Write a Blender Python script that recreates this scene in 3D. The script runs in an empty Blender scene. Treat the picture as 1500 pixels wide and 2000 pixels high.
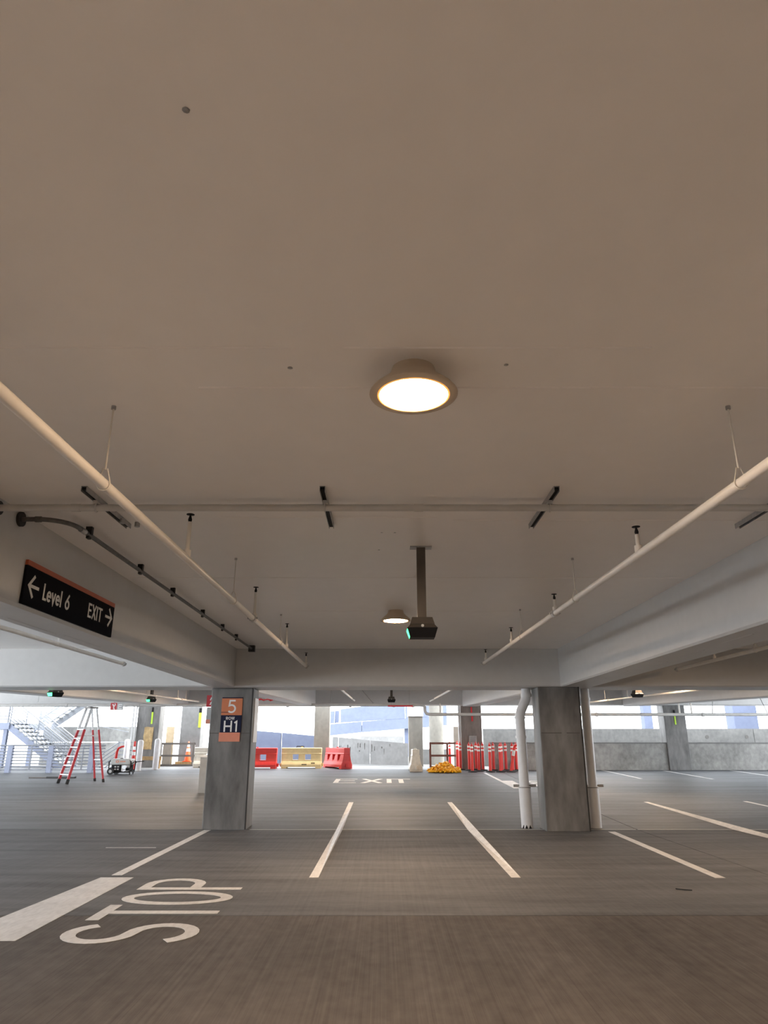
import bpy, math, random
from mathutils import Vector, Matrix
random.seed(7)
PI = math.pi
scene = bpy.context.scene
col = scene.collection

# ------------------------------------------------------------------ camera
cd = bpy.data.cameras.new('camera')
cd.sensor_fit = 'VERTICAL'; cd.sensor_height = 36.0; cd.lens = 36.0 * 1360 / 2000
cd.clip_end = 500
cam = bpy.data.objects.new('camera', cd); col.objects.link(cam)
cam.location = (0, 0, 1.6)
cam.rotation_euler = (PI / 2 + math.atan(450 / 1360), 0, 0)
scene.camera = cam

# ------------------------------------------------------------------ world, sun, exposure
world = bpy.data.worlds.new('world'); scene.world = world; world.use_nodes = True
wn = world.node_tree.nodes; wl_ = world.node_tree.links
bg = wn['Background']; bg.inputs['Color'].default_value = (0.90, 0.95, 1.0, 1); bg.inputs['Strength'].default_value = 4.6
sd = bpy.data.lights.new('sun', 'SUN'); sd.energy = 5.0; sd.angle = 0.01; sd.color = (1.0, 0.93, 0.80)
sun = bpy.data.objects.new('sun', sd); col.objects.link(sun)
sun.rotation_euler = (Vector((0.42, 0.10, 0.90)).to_track_quat('Z', 'Y')).to_euler()
scene.view_settings.view_transform = 'Standard'
scene.view_settings.look = 'None'
scene.view_settings.exposure = 0.80
scene.view_settings.gamma = 1.0
scene.view_settings.use_curve_mapping = False
scene.cycles.max_bounces = 10
scene.cycles.diffuse_bounces = 7
scene.cycles.sample_clamp_indirect = 6.0
LAMP_NEAR = 240.0      # radiance of a ceiling light's lens
LAMP_COL = (1.0, 0.70, 0.45)

# ------------------------------------------------------------------ materials
def new_mat(name):
    m = bpy.data.materials.new(name); m.use_nodes = True
    nt = m.node_tree
    return m, nt, nt.nodes['Principled BSDF']

def N(nt, kind, **kw):
    n = nt.nodes.new(kind)
    for k, v in kw.items(): setattr(n, k, v)
    return n

def plain(name, c, rough=.5, metal=0., var=.08, scale=6., emit=0., bump=0., spec=.5):
    """a base colour with slight procedural mottling"""
    m, nt, b = new_mat(name); L = nt.links
    tc = N(nt, 'ShaderNodeTexCoord'); no = N(nt, 'ShaderNodeTexNoise')
    no.inputs['Scale'].default_value = scale; no.inputs['Detail'].default_value = 4
    L.new(tc.outputs['Object'], no.inputs['Vector'])
    r = N(nt, 'ShaderNodeValToRGB')
    r.color_ramp.elements[0].position = .3; r.color_ramp.elements[1].position = .7
    r.color_ramp.elements[0].color = (*[x * (1 - var) for x in c], 1)
    r.color_ramp.elements[1].color = (*[min(1, x * (1 + var)) for x in c], 1)
    L.new(no.outputs['Fac'], r.inputs['Fac']); L.new(r.outputs['Color'], b.inputs['Base Color'])
    b.inputs['Roughness'].default_value = rough; b.inputs['Metallic'].default_value = metal; b.inputs['Specular IOR Level'].default_value = spec
    if emit:
        b.inputs['Emission Color'].default_value = (*c, 1); b.inputs['Emission Strength'].default_value = emit
    if bump:
        bp = N(nt, 'ShaderNodeBump'); bp.inputs['Strength'].default_value = bump; bp.inputs['Distance'].default_value = .01
        L.new(no.outputs['Fac'], bp.inputs['Height']); L.new(bp.outputs['Normal'], b.inputs['Normal'])
    return m

def layered(name, c0, c1, layers, rough=.6, bump=.15, dist=.004, spec=.5):
    """mix of stretched noises -> colour between c0 and c1.  layers: (scale xyz, detail, weight, lo, hi)"""
    m, nt, b = new_mat(name); L = nt.links
    tc = N(nt, 'ShaderNodeTexCoord'); prev = None
    for (sc, det, w, lo, hi) in layers:
        mp = N(nt, 'ShaderNodeMapping'); mp.inputs['Scale'].default_value = sc
        L.new(tc.outputs['Object'], mp.inputs['Vector'])
        no = N(nt, 'ShaderNodeTexNoise'); no.inputs['Scale'].default_value = 1; no.inputs['Detail'].default_value = det
        L.new(mp.outputs['Vector'], no.inputs['Vector'])
        mr = N(nt, 'ShaderNodeMapRange'); mr.inputs['From Min'].default_value = lo; mr.inputs['From Max'].default_value = hi
        mr.inputs['To Max'].default_value = w
        L.new(no.outputs['Fac'], mr.inputs['Value'])
        if prev is None: prev = mr.outputs['Result']
        else:
            ad = N(nt, 'ShaderNodeMath', operation='ADD'); L.new(prev, ad.inputs[0]); L.new(mr.outputs['Result'], ad.inputs[1]); prev = ad.outputs[0]
    r = N(nt, 'ShaderNodeValToRGB')
    r.color_ramp.elements[0].position = 0; r.color_ramp.elements[1].position = 1
    r.color_ramp.elements[0].color = (*c0, 1); r.color_ramp.elements[1].color = (*c1, 1)
    L.new(prev, r.inputs['Fac']); L.new(r.outputs['Color'], b.inputs['Base Color'])
    b.inputs['Roughness'].default_value = rough
    b.inputs['Specular IOR Level'].default_value = spec
    bp = N(nt, 'ShaderNodeBump'); bp.inputs['Strength'].default_value = bump; bp.inputs['Distance'].default_value = dist
    L.new(prev, bp.inputs['Height']); L.new(bp.outputs['Normal'], b.inputs['Normal'])
    return m

M = {}
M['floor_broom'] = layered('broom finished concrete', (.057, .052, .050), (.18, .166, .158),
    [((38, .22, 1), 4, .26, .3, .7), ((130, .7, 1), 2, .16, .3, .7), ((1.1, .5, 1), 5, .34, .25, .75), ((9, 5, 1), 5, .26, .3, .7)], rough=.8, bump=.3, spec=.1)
M['floor_bounce'] = layered('paler light bounce concrete', (.19, .178, .168), (.35, .33, .315),
    [((38, .22, 1), 4, .26, .3, .7), ((130, .7, 1), 2, .16, .3, .7), ((1.1, .5, 1), 5, .34, .25, .75), ((9, 5, 1), 5, .26, .3, .7)], rough=.8, bump=.3, spec=.1)  # unseen near floor, made paler to bounce light onto the ceiling
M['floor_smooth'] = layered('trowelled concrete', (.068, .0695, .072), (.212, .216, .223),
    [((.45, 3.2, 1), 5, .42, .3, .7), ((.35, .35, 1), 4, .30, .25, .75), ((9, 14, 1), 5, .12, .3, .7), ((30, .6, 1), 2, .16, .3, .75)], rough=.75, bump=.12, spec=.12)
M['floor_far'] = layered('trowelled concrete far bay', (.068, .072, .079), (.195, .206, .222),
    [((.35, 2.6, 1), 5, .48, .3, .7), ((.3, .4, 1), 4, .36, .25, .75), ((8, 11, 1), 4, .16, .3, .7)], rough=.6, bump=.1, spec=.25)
M['ground'] = layered('outdoor concrete', (.13, .13, .13), (.20, .20, .197), [((.6, 1.6, 1), 5, .6, .3, .7), ((6, 6, 6), 4, .4, .3, .7)], rough=.8)
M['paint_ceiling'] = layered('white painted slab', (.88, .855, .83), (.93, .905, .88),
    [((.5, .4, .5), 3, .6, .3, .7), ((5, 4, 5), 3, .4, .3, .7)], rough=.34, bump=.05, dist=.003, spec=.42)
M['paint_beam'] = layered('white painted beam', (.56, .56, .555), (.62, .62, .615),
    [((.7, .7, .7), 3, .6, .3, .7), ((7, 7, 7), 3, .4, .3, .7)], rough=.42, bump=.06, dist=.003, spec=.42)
M['column'] = layered('bare column concrete', (.06, .059, .057), (.27, .265, .26),
    [((3.0, 3.0, .8), 6, .55, .3, .72), ((9, 9, 3), 5, .3, .3, .7), ((1.2, 1.2, 1.0), 3, .15, .3, .7)], rough=.55, bump=.25, dist=.006)
M['wall'] = layered('weathered wall concrete', (.17, .17, .165), (.42, .415, .40),
    [((1.2, 1.2, 1.5), 6, .6, .3, .7), ((7, 7, 5), 5, .4, .32, .68)], rough=.75, bump=.25, dist=.008)
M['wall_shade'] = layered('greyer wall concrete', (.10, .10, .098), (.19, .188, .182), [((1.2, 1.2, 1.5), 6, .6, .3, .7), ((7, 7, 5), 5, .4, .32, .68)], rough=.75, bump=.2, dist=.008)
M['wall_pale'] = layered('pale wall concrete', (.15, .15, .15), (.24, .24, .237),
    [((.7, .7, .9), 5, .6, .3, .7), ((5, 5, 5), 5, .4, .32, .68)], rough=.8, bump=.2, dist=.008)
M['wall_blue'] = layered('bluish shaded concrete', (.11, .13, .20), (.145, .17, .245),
    [((.5, .5, .9), 5, .6, .3, .7), ((4, 4, 4), 4, .4, .32, .68)], rough=.8, bump=.15, dist=.008)  # bluish light on these walls is put into the concrete colour
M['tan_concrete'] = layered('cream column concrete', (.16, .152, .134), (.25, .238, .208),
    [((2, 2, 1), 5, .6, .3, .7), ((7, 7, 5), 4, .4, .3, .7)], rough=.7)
M['mark'] = layered('white road paint', (.50, .497, .493), (.74, .736, .73),
    [((3, 3, 3), 6, .55, .25, .6), ((26, 8, 20), 4, .45, .3, .6)], rough=.55, bump=.1, dist=.002)
M['joint'] = plain('pale joint sealant', (.55, .545, .53), .6)
M['dark_joint'] = plain('dark joint', (.10, .095, .09), .8)
M['pipe_white'] = plain('white painted pipe', (.78, .74, .68), .3, var=.04)
M['pipe_grey'] = plain('grey painted pipe', (.58, .57, .55), .35, var=.05)
M['conduit'] = plain('dark galvanised conduit', (.13, .125, .12), .4, .5, var=.25, scale=20)
M['galv'] = plain('galvanised steel', (.42, .42, .42), .4, .6, var=.12, scale=25)
M['black'] = plain('matt black', (.01, .01, .011), .6, spec=.2)
M['black_iron'] = plain('black iron', (.02, .019, .018), .5)
M['rubber'] = plain('black rubber', (.02, .02, .021), .7)
M['bronze'] = plain('dark bronze casing', (.10, .085, .07), .45, .2)
M['lamp_body'] = plain('white lamp casing', (.62, .52, .40), .5, var=.03)
M['lens'] = plain('lit warm lens', LAMP_COL, .4, var=.0, emit=LAMP_NEAR)
M['glow_ring'] = plain('orange glow around lens', (1.0, .42, .10), .4, var=.0, emit=.55)  # emissive ring imitating the orange glow around the lens, no real part
M['green_led'] = plain('green light', (.05, 1.0, .25), .4, var=.0, emit=2.2)
M['sign_black'] = plain('black sign board', (.005, .005, .008), .8, spec=.08)
M['sign_orange_strip'] = plain('burnt orange strip', (.42, .085, .03), .45)
M['sign_text'] = plain('light grey lettering', (.68, .68, .66), .5)
M['sign_orange'] = plain('orange panel', (.62, .20, .085), .5, var=.05)
M['sign_salmon'] = plain('salmon panel', (.74, .27, .17), .5, var=.07)
M['sign_navy'] = plain('navy panel', (.014, .017, .045), .6, spec=.15)
M['white_print'] = plain('white print', (.80, .80, .80), .5)
M['sign_red'] = plain('red sign', (.50, .02, .03), .45)
M['sign_grey'] = plain('grey sign', (.45, .46, .46), .5)
M['pvc'] = plain('white plastic drain pipe', (.70, .71, .73), .4, var=.05)
M['fibre_red'] = plain('red ladder rail', (.50, .025, .035), .4)
M['alu'] = plain('aluminium', (.58, .59, .61), .35, .4)
M['red_post'] = plain('red plastic', (.66, .026, .018), .4, var=.05)
M['reflect'] = plain('white reflective band', (.85, .83, .82), .4)
M['red_barrier'] = plain('red barrier plastic', (.52, .022, .018), .45, var=.08)
M['yellow_barrier'] = plain('cream yellow barrier plastic', (.66, .52, .27), .5, var=.08)
M['white_barrier'] = plain('off-white barrier plastic', (.62, .58, .50), .55, var=.12)
M['cone_orange'] = plain('orange cone', (.85, .10, .02), .45)
M['rust'] = plain('rust brown paint', (.13, .05, .035), .55, var=.15)
M['dark_rail'] = plain('grey brown rail', (.14, .125, .115), .55, var=.1)
M['yellow_pile'] = plain('yellow plastic', (.90, .44, .01), .45, var=.15, scale=20)
M['bollard'] = plain('white bollard paint', (.72, .72, .74), .45)
M['stair_blue'] = plain('pale blue steel', (.33, .37, .50), .45)
M['rail_white'] = plain('galvanised white rail', (.30, .32, .36), .45)
M['stair_pale'] = plain('pale grey steel', (.50, .52, .56), .45)
M['main_grey'] = plain('grey water main', (.33, .33, .33), .45, var=.06)
M['tread'] = plain('grey tread', (.34, .36, .38), .6)
M['stripe_green'] = plain('fluorescent yellow green strip', (.50, .78, .05), .5)
M['stripe_red'] = plain('red strip', (.75, .04, .05), .5)
M['wood'] = plain('timber', (.40, .26, .12), .7, var=.2, scale=14)
M['plywood'] = plain('plywood', (.52, .41, .27), .7, var=.1)
M['paper'] = plain('crumpled brown paper', (.50, .36, .18), .7, var=.2, scale=9, bump=.6)
M['column_brown'] = layered('brown grey column concrete', (.13, .108, .095), (.28, .24, .215), [((3.0, 3.0, .8), 6, .6, .3, .72), ((9, 9, 3), 5, .4, .3, .7)], rough=.6, bump=.2)
M['cabinet'] = plain('grey cabinet', (.27, .28, .28), .45)
M['cabinet_top'] = plain('pale cabinet lid', (.62, .63, .62), .4)
M['panel_brown'] = plain('grey brown board', (.20, .17, .14), .6)
M['engine'] = plain('engine metal', (.30, .29, .28), .4, .5)
M['gen_top'] = plain('light grey tank', (.42, .43, .42), .4)
M['leaf'] = plain('dull tree foliage', (.10, .15, .14), .8, var=.3)

# ------------------------------------------------------------------ mesh helpers
class MB:
    def __init__(s): s.v = []; s.f = []; s.sm = []
    def add(s, v, f, smooth=False):
        k = len(s.v); s.v += [tuple(p) for p in v]
        for q in f: s.f.append([i + k for i in q]); s.sm.append(smooth)
        return s
    def hexa(s, p):
        return s.add(p, [(0, 3, 2, 1), (4, 5, 6, 7), (0, 1, 5, 4), (1, 2, 6, 5), (2, 3, 7, 6), (3, 0, 4, 7)])
    def box(s, x0, x1, y0, y1, z0, z1):
        return s.hexa([(x0, y0, z0), (x1, y0, z0), (x1, y1, z0), (x0, y1, z0), (x0, y0, z1), (x1, y0, z1), (x1, y1, z1), (x0, y1, z1)])
    def bar(s, a, b, w, h, up=(0, 0, 1)):
        a, b = Vector(a), Vector(b); d = (b - a).normalized(); up = Vector(up)
        u = d.cross(up)
        if u.length < 1e-4: u = d.cross(Vector((1, 0, 0)))
        u.normalize(); n = u.cross(d).normalized(); u *= w / 2; n *= h / 2
        return s.hexa([a - u - n, b - u - n, b + u - n, a + u - n, a - u + n, b - u + n, b + u + n, a + u + n])
    def cyl(s, a, b, r0, r1=None, n=12):
        r1 = r0 if r1 is None else r1
        a, b = Vector(a), Vector(b); d = (b - a).normalized()
        u = d.orthogonal().normalized(); w = d.cross(u)
        A = [a + (u * math.cos(2 * PI * i / n) + w * math.sin(2 * PI * i / n)) * r0 for i in range(n)]
        B = [b + (u * math.cos(2 * PI * i / n) + w * math.sin(2 * PI * i / n)) * r1 for i in range(n)]
        s.add(A + B, [(i, (i + 1) % n, n + (i + 1) % n, n + i) for i in range(n)], True)
        s.add(A, [tuple(range(n - 1, -1, -1))]); s.add(B, [tuple(range(n))])
        return s
    def tube(s, pts, r, n=8, closed=False):
        P = [Vector(p) for p in pts]; m = len(P); rings = []; u = None
        for i in range(m):
            if closed: d = (P[(i + 1) % m] - P[i - 1]).normalized()
            else: d = (P[min(i + 1, m - 1)] - P[max(i - 1, 0)]).normalized()
            u = d.orthogonal().normalized() if u is None else (u - d * u.dot(d)).normalized()
            w = d.cross(u); rr = r[i] if isinstance(r, (list, tuple)) else r
            rings.append([P[i] + (u * math.cos(2 * PI * k / n) + w * math.sin(2 * PI * k / n)) * rr for k in range(n)])
        V = [p for g in rings for p in g]; F = []
        for i in range(m if closed else m - 1):
            j = (i + 1) % m
            F += [(i * n + k, i * n + (k + 1) % n, j * n + (k + 1) % n, j * n + k) for k in range(n)]
        s.add(V, F, True)
        if not closed:
            s.add(rings[0], [tuple(range(n - 1, -1, -1))]); s.add(rings[-1], [tuple(range(n))])
        return s
    def lathe(s, prof, c=(0, 0, 0), n=24, smooth=True):
        c = Vector(c); V = []
        for r, z in prof:
            V += [c + Vector((r * math.cos(2 * PI * k / n), r * math.sin(2 * PI * k / n), z)) for k in range(n)]
        F = []
        for i in range(len(prof) - 1):
            F += [(i * n + k, i * n + (k + 1) % n, (i + 1) * n + (k + 1) % n, (i + 1) * n + k) for k in range(n)]
        s.add(V, F, smooth)
        return s
    def prism(s, poly, ax, a0, a1):
        """poly in the two other axes (x: y,z  y: x,z  z: x,y)"""
        def pt(p, a): return {'x': (a, p[0], p[1]), 'y': (p[0], a, p[1]), 'z': (p[0], p[1], a)}[ax]
        n = len(poly)
        s.add([pt(p, a0) for p in poly] + [pt(p, a1) for p in poly],
              [tuple(range(n - 1, -1, -1)), tuple(range(n, 2 * n))] + [(i, (i + 1) % n, n + (i + 1) % n, n + i) for i in range(n)])
        return s
    def ribbon(s, pts, t, o, u, v, nrm, d=.003, closed=False):
        """flat stroke of width t along 2-D pts, in the plane o + u*x + v*y, raised d along nrm"""
        o, u, v, nrm = Vector(o), Vector(u), Vector(v), Vector(nrm)
        P = [Vector((p[0], p[1])) for p in pts]; m = len(P); Lf = []; Rt = []
        for i in range(m):
            a = P[i - 1] if (i > 0 or closed) else None; b = P[(i + 1) % m] if (i < m - 1 or closed) else None
            d0 = (P[i] - a).normalized() if a is not None else None
            d1 = (b - P[i]).normalized() if b is not None else None
            if d0 is None: d0 = d1
            if d1 is None: d1 = d0
            n0 = Vector((-d0.y, d0.x)); n1 = Vector((-d1.y, d1.x)); q = n0 + n1
            if q.length < 1e-6: q = n0.copy()
            q.normalize(); k = (t / 2) / max(.35, q.dot(n0))
            Lf.append(P[i] + q * k); Rt.append(P[i] - q * k)
        def w(p, h): return o + u * p.x + v * p.y + nrm * h
        V = [w(p, d) for p in Lf] + [w(p, d) for p in Rt] + [w(p, 0) for p in Lf] + [w(p, 0) for p in Rt]
        F = []
        for i in range(m if closed else m - 1):
            j = (i + 1) % m
            F += [(i, m + i, m + j, j), (2 * m + i, i, j, 2 * m + j), (m + i, 3 * m + i, 3 * m + j, m + j)]
        if not closed:
            F += [(0, 2 * m, 3 * m, m), (m - 1, 2 * m - 1, 4 * m - 1, 3 * m - 1)]
        s.add(V, F)
        return s
    def build(s, name, m, parent=None, bevel=0.):
        me = bpy.data.meshes.new(name)
        off = Vector((0, 0, 0)); q = parent
        while q is not None: off += Vector(q.location); q = q.parent
        me.from_pydata([tuple(Vector(p) - off) for p in s.v], [], s.f)
        me.polygons.foreach_set('use_smooth', s.sm)
        me.materials.append(m if not isinstance(m, str) else M[m]); me.update()
        o = bpy.data.objects.new(name, me); col.objects.link(o)
        if parent is not None: o.parent = parent
        if bevel:
            b = o.modifiers.new('bevel', 'BEVEL'); b.width = bevel; b.segments = 2; b.limit_method = 'ANGLE'
        return o

def tag(o, label=None, cat=None, group=None, kind=None):
    if label: o['label'] = label
    if cat: o['category'] = cat
    if group: o['group'] = group
    if kind: o['kind'] = kind
    return o
def thing(name, label, cat, loc=(0, 0, 0), group=None, kind=None):
    o = bpy.data.objects.new(name, None); col.objects.link(o); o.location = loc; o.empty_display_size = .1
    return tag(o, label, cat, group, kind)
def copy_tree(o, parent=None):
    c = o.copy(); col.objects.link(c); c.parent = parent
    for ch in list(o.children): copy_tree(ch, c)
    return c
def place(o, loc, rz=0., label=None, group=None):
    o.location = loc; o.rotation_euler = (0, 0, rz); return tag(o, label, None, group)

def zf(y): return max(0., .026 * (y - 14.7))          # the floor rises beyond the columns
def zc(y): return 3.42 + max(0., .026 * (y - 14.7))    # and so does the slab overhead

# ------------------------------------------------------------------ lettering (drawn strokes)
def arc(cx, cy, rx, ry, a0, a1, n=14):
    return [(cx + rx * math.cos(math.radians(a0 + (a1 - a0) * i / n)), cy + ry * math.sin(math.radians(a0 + (a1 - a0) * i / n))) for i in range(n + 1)]
def glyph(ch, W, H, t):
    h = t / 2
    if ch == 'S':
        ry = (H - t) / 4; rx = W / 2 - h
        top = arc(W / 2, H - h - ry, rx, ry, 25, 250, 16); bot = arc(W / 2, h + ry, rx, ry, 70, -155, 16)
        return [(top + bot, False)]
    if ch == 'O': return [(arc(W / 2, H / 2, W / 2 - h, H / 2 - h, 0, 348.75, 31), True)]
    if ch == 'T': return [([(0, H - h), (W, H - h)], False), ([(W / 2, 0), (W / 2, H - t)], False)]
    if ch == 'P':
        m = H * .46
        return [([(h, 0), (h, H - h)] + arc(W * .5, (H - h + m) / 2, W * .5 - h, (H - h - m) / 2, 90, -90, 12) + [(t, m)], False)]
    if ch == 'R':
        m = H * .46
        return [([(h, 0), (h, H - h)] + arc(W * .5, (H - h + m) / 2, W * .5 - h, (H - h - m) / 2, 90, -90, 12) + [(t, m)], False), ([(W * .5, m), (W - h, 0)], False)]
    if ch == 'E': return [([(W, H - h), (h, H - h), (h, h), (W, h)], False), ([(t, H * .52), (W * .92, H * .52)], False)]
    if ch == 'X': return [([(h, 0), (W - h, H)], False), ([(h, H), (W - h, 0)], False)]
    if ch in 'Il': return [([(W / 2, 0), (W / 2, H)], False)]
    if ch == 'L': return [([(h, H), (h, h), (W, h)], False)]
    if ch == 'H': return [([(h, 0), (h, H)], False), ([(W - h, 0), (W - h, H)], False), ([(t, H * .5), (W - t, H * .5)], False)]
    if ch == '1': return [([(h, H * .80), (W - h, H - h), (W - h, 0)], False)]
    if ch == 'W': return [([(h, H), (W * .27, h), (W * .5, H * .9), (W * .73, h), (W - h, H)], False)]
    if ch == 'v': return [([(h, H), (W / 2, h * .6), (W - h, H)], False)]
    if ch == 'e': return [([(t * .9, H * .52), (W - h, H * .52)] + arc(W / 2, H / 2, W / 2 - h, H / 2 - h, 4, 318, 22), False)]
    if ch == '5': return [([(W * .90, H - h), (W * .24, H - h), (W * .16, H * .56)] + arc(W * .44, H * .335, W * .56 - h, H * .335 - h, 118, -138, 18), False)]
    if ch == '6':
        r = H * .32
        return [(arc(W / 2, r, W / 2 - h, r - h, 0, 348, 24), True), ([(W * .80, H - h * .4), (W * .46, H * .70), (h, H * .38)], False)]
    if ch == '<': return [([(W, H / 2), (h * 1.6, H / 2)], False), ([(W * .52, H), (h, H / 2), (W * .52, 0)], False)]
    if ch == '>': return [([(0, H / 2), (W - h * 1.6, H / 2)], False), ([(W * .48, H), (W - h, H / 2), (W * .48, 0)], False)]
def letter(ch, W, H, t, o, u, v, nrm, m, parent, d=.003, name='letter'):
    b = MB()
    for k, (pts, cl) in enumerate(glyph(ch, W, H, t)):
        b.ribbon(pts, t, o, u, v, nrm, d + .0002 * k, cl)
    return b.build(name, m, parent)

# ================================================================== THE SETTING
def slab_piece(parent, name, m, x0, x1, y0, y1, ztop, thick):
    a, b = ztop(y0), ztop(y1)
    return MB().hexa([(x0, y0, a - thick), (x1, y0, a - thick), (x1, y1, b - thick), (x0, y1, b - thick),
                      (x0, y0, a), (x1, y0, a), (x1, y1, b), (x0, y1, b)]).build(name, m, parent)
XW = 22.0
XL = -12.5      # open edge of the near deck, stair side
floor = thing('floor', 'bare concrete parking deck floor with joints, broom finished up close', 'floor', kind='structure')
for y0, y1, mm in ((-12, 4.5, 'floor_bounce'), (4.5, 7.66, 'floor_broom'), (7.68, 14.69, "floor_smooth"), (14.73, 22.12, 'floor_far'), (22.14, 34.9, 'floor_far')):
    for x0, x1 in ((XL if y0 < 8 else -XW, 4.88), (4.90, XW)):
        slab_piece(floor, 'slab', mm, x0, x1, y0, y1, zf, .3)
MB().box(XL, XW, 7.655, 7.685, -.2, -.006).build('joint', 'dark_joint', floor)
MB().box(4.875, 4.905, -12, 14.69, -.2, -.006).build('joint', 'dark_joint', floor)
for x0, x1 in ((-2.6, 4.87), (4.91, 12.0)):
    MB().box(x0, x1, 14.695, 14.735, -.2, .002).build('joint_sealant', 'joint', floor)
MB().box(-XW, -3.6, 14.695, 14.735, -.2, -.006).build('joint', 'dark_joint', floor)
MB().box(-XW, XW, 22.11, 22.15, zf(22.13) - .2, zf(22.13) - .006).build('joint', 'dark_joint', floor)

ground = MB().box(-60, 60, 34.95, 140, -.4, .5)
tag(ground.build('ground', 'ground'), 'pale concrete apron outside the deck edge', 'ground', kind='structure')

ceiling = thing('ceiling', 'smooth white painted concrete slab overhead with faint joint lines', 'ceiling', kind='structure')
MB().box(XL, XW, -12, 14.6, 3.42, 3.75).build('slab', 'paint_ceiling', ceiling)
MB().hexa([(-XW, 14.6, 3.42), (XW, 14.6, 3.42), (XW, 33.2, zc(33.2)), (-XW, 33.2, zc(33.2)),
           (-XW, 14.6, 3.75), (XW, 14.6, 3.75), (XW, 33.2, zc(33.2) + .33), (-XW, 33.2, zc(33.2) + .33)]).build('slab', 'paint_ceiling', ceiling)
for y, x0, x1 in ((2.96, -2.9, -.45), (2.96, -.2, 1.3), (3.36, -1.0, 3.4), (5.64, -1.4, .45), (7.93, -2.95, 3.5), (10.08, -1.3, -.1), (10.08, .6, 2.2), (5.72, .6, 3.4)):
    MB().prism([(y - .009, 3.421), (y - .003, 3.4135), (y + .003, 3.4135), (y + .009, 3.421)], 'x', x0, x1).build('seam', 'paint_ceiling', ceiling)
for x, y, r in ((-.6, 1.62, .012), (-1.62, 1.95, .014), (-.48, 3.15, .014), (.62, 3.12, .012), (-.05, 6.7, .012), (-.02, 6.1, .012), (.1, 6.1, .012)):
    MB().lathe([(0, 3.416), (r, 3.418), (r * .8, 3.421)], (x, y, 0), 8).build('anchor_scar', 'galv', ceiling)

def beam_y(x0, x1, y0, y1, zb0, zb1, zt0, zt1, label):
    c = .025
    def sec(y, zb, zt): return [(x0, y, zt), (x0, y, zb + c), (x0 + c, y, zb), (x1 - c, y, zb), (x1, y, zb + c), (x1, y, zt)]
    A = sec(y0, zb0, zt0); B = sec(y1, zb1, zt1)
    b = MB().add(A + B, [(0, 1, 2, 3, 4, 5), (11, 10, 9, 8, 7, 6)] + [(i, i + 6, (i + 1) % 6 + 6, (i + 1) % 6) for i in range(6)])
    o = b.build('beam', 'paint_beam'); return tag(o, label, 'beam', kind='structure')
def beam_x(x0, x1, y0, y1, zb, zt, label):
    c = .025
    b = MB().prism([(y0, zt), (y0, zb + c), (y0 + c, zb), (y1 - c, zb), (y1, zb + c), (y1, zt)], 'x', x0, x1)
    o = b.build('beam', 'paint_beam'); return tag(o, label, 'beam', kind='structure')
BB = 2.66
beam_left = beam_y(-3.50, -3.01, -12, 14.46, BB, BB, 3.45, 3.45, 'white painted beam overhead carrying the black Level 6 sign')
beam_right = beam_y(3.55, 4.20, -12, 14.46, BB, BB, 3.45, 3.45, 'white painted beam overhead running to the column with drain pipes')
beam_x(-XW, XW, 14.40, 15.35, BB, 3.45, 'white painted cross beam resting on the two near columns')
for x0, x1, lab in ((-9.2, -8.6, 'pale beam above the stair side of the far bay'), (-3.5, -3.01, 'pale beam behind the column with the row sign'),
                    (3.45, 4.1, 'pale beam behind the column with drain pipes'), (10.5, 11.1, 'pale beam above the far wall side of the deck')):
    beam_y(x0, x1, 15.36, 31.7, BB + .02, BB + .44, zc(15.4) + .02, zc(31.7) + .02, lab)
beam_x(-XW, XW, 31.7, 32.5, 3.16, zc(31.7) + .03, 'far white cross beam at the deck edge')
# board lines on the underside of the left beam
for k in range(9):
    y = 5.2 + k * 1.05
    MB().prism([(-3.45 + .05 * (k % 3), 2.661), (-3.43 + .05 * (k % 3), 2.656), (-3.41 + .05 * (k % 3), 2.661)], 'y', y, y + .95).build('board_line', 'paint_beam', beam_left)
for k in range(5):
    y = 7.2 + k * 1.3
    MB().prism([(3.78 + .06 * (k % 3), 2.661), (3.80 + .06 * (k % 3), 2.656), (3.82 + .06 * (k % 3), 2.661)], 'y', y, y + .7).build('board_line', 'paint_beam', beam_right)

def column(x0, x1, y0, y1, z0, z1, m, label, bevel=.02):
    o = MB().box(x0, x1, y0, y1, z0, z1).build('column', m, None, bevel)
    return tag(o, label, 'column', kind='structure')
col_left = column(-3.53, -2.67, 14.72, 15.34, -.01, BB, 'column', 'grey concrete column carrying the orange and navy row sign')
col_right = column(3.08, 3.92, 14.40, 15.02, -.01, BB, 'column', 'grey concrete column between two white drain pipes')
for c, x0, x1, y in ((col_left, -3.51, -2.69, 14.72), (col_right, 3.1, 3.5, 14.40), (col_right, 3.6, 3.86, 14.40)):
    MB().box(x0, x1, y - .004, y + .01, 1.77, 1.785).build('lift_line', 'dark_joint', c)
MB().box(-2.700, -2.680, 14.705, 14.73, 0, BB).build('corner_strip', 'black_iron', col_left)
MB().box(3.895, 3.915, 14.385, 14.41, 0, BB).build('corner_strip', 'black_iron', col_right)
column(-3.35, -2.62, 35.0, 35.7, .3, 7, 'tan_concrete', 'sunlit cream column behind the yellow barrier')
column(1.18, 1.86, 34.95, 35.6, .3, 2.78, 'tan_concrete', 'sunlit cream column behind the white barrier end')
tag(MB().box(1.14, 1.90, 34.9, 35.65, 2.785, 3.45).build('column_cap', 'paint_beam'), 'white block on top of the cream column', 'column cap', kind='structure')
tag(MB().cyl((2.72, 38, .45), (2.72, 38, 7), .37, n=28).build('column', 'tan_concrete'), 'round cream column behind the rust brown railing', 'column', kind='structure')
col_brown = column(3.45, 4.38, 32.62, 33.3, .3, 3.75, 'column_brown', 'brown grey column behind the red delineator posts')
col_corner = column(12.42, 13.38, 32.2, 32.95, .3, 3.85, 'column', 'grey column between the two far wall lengths')
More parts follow.
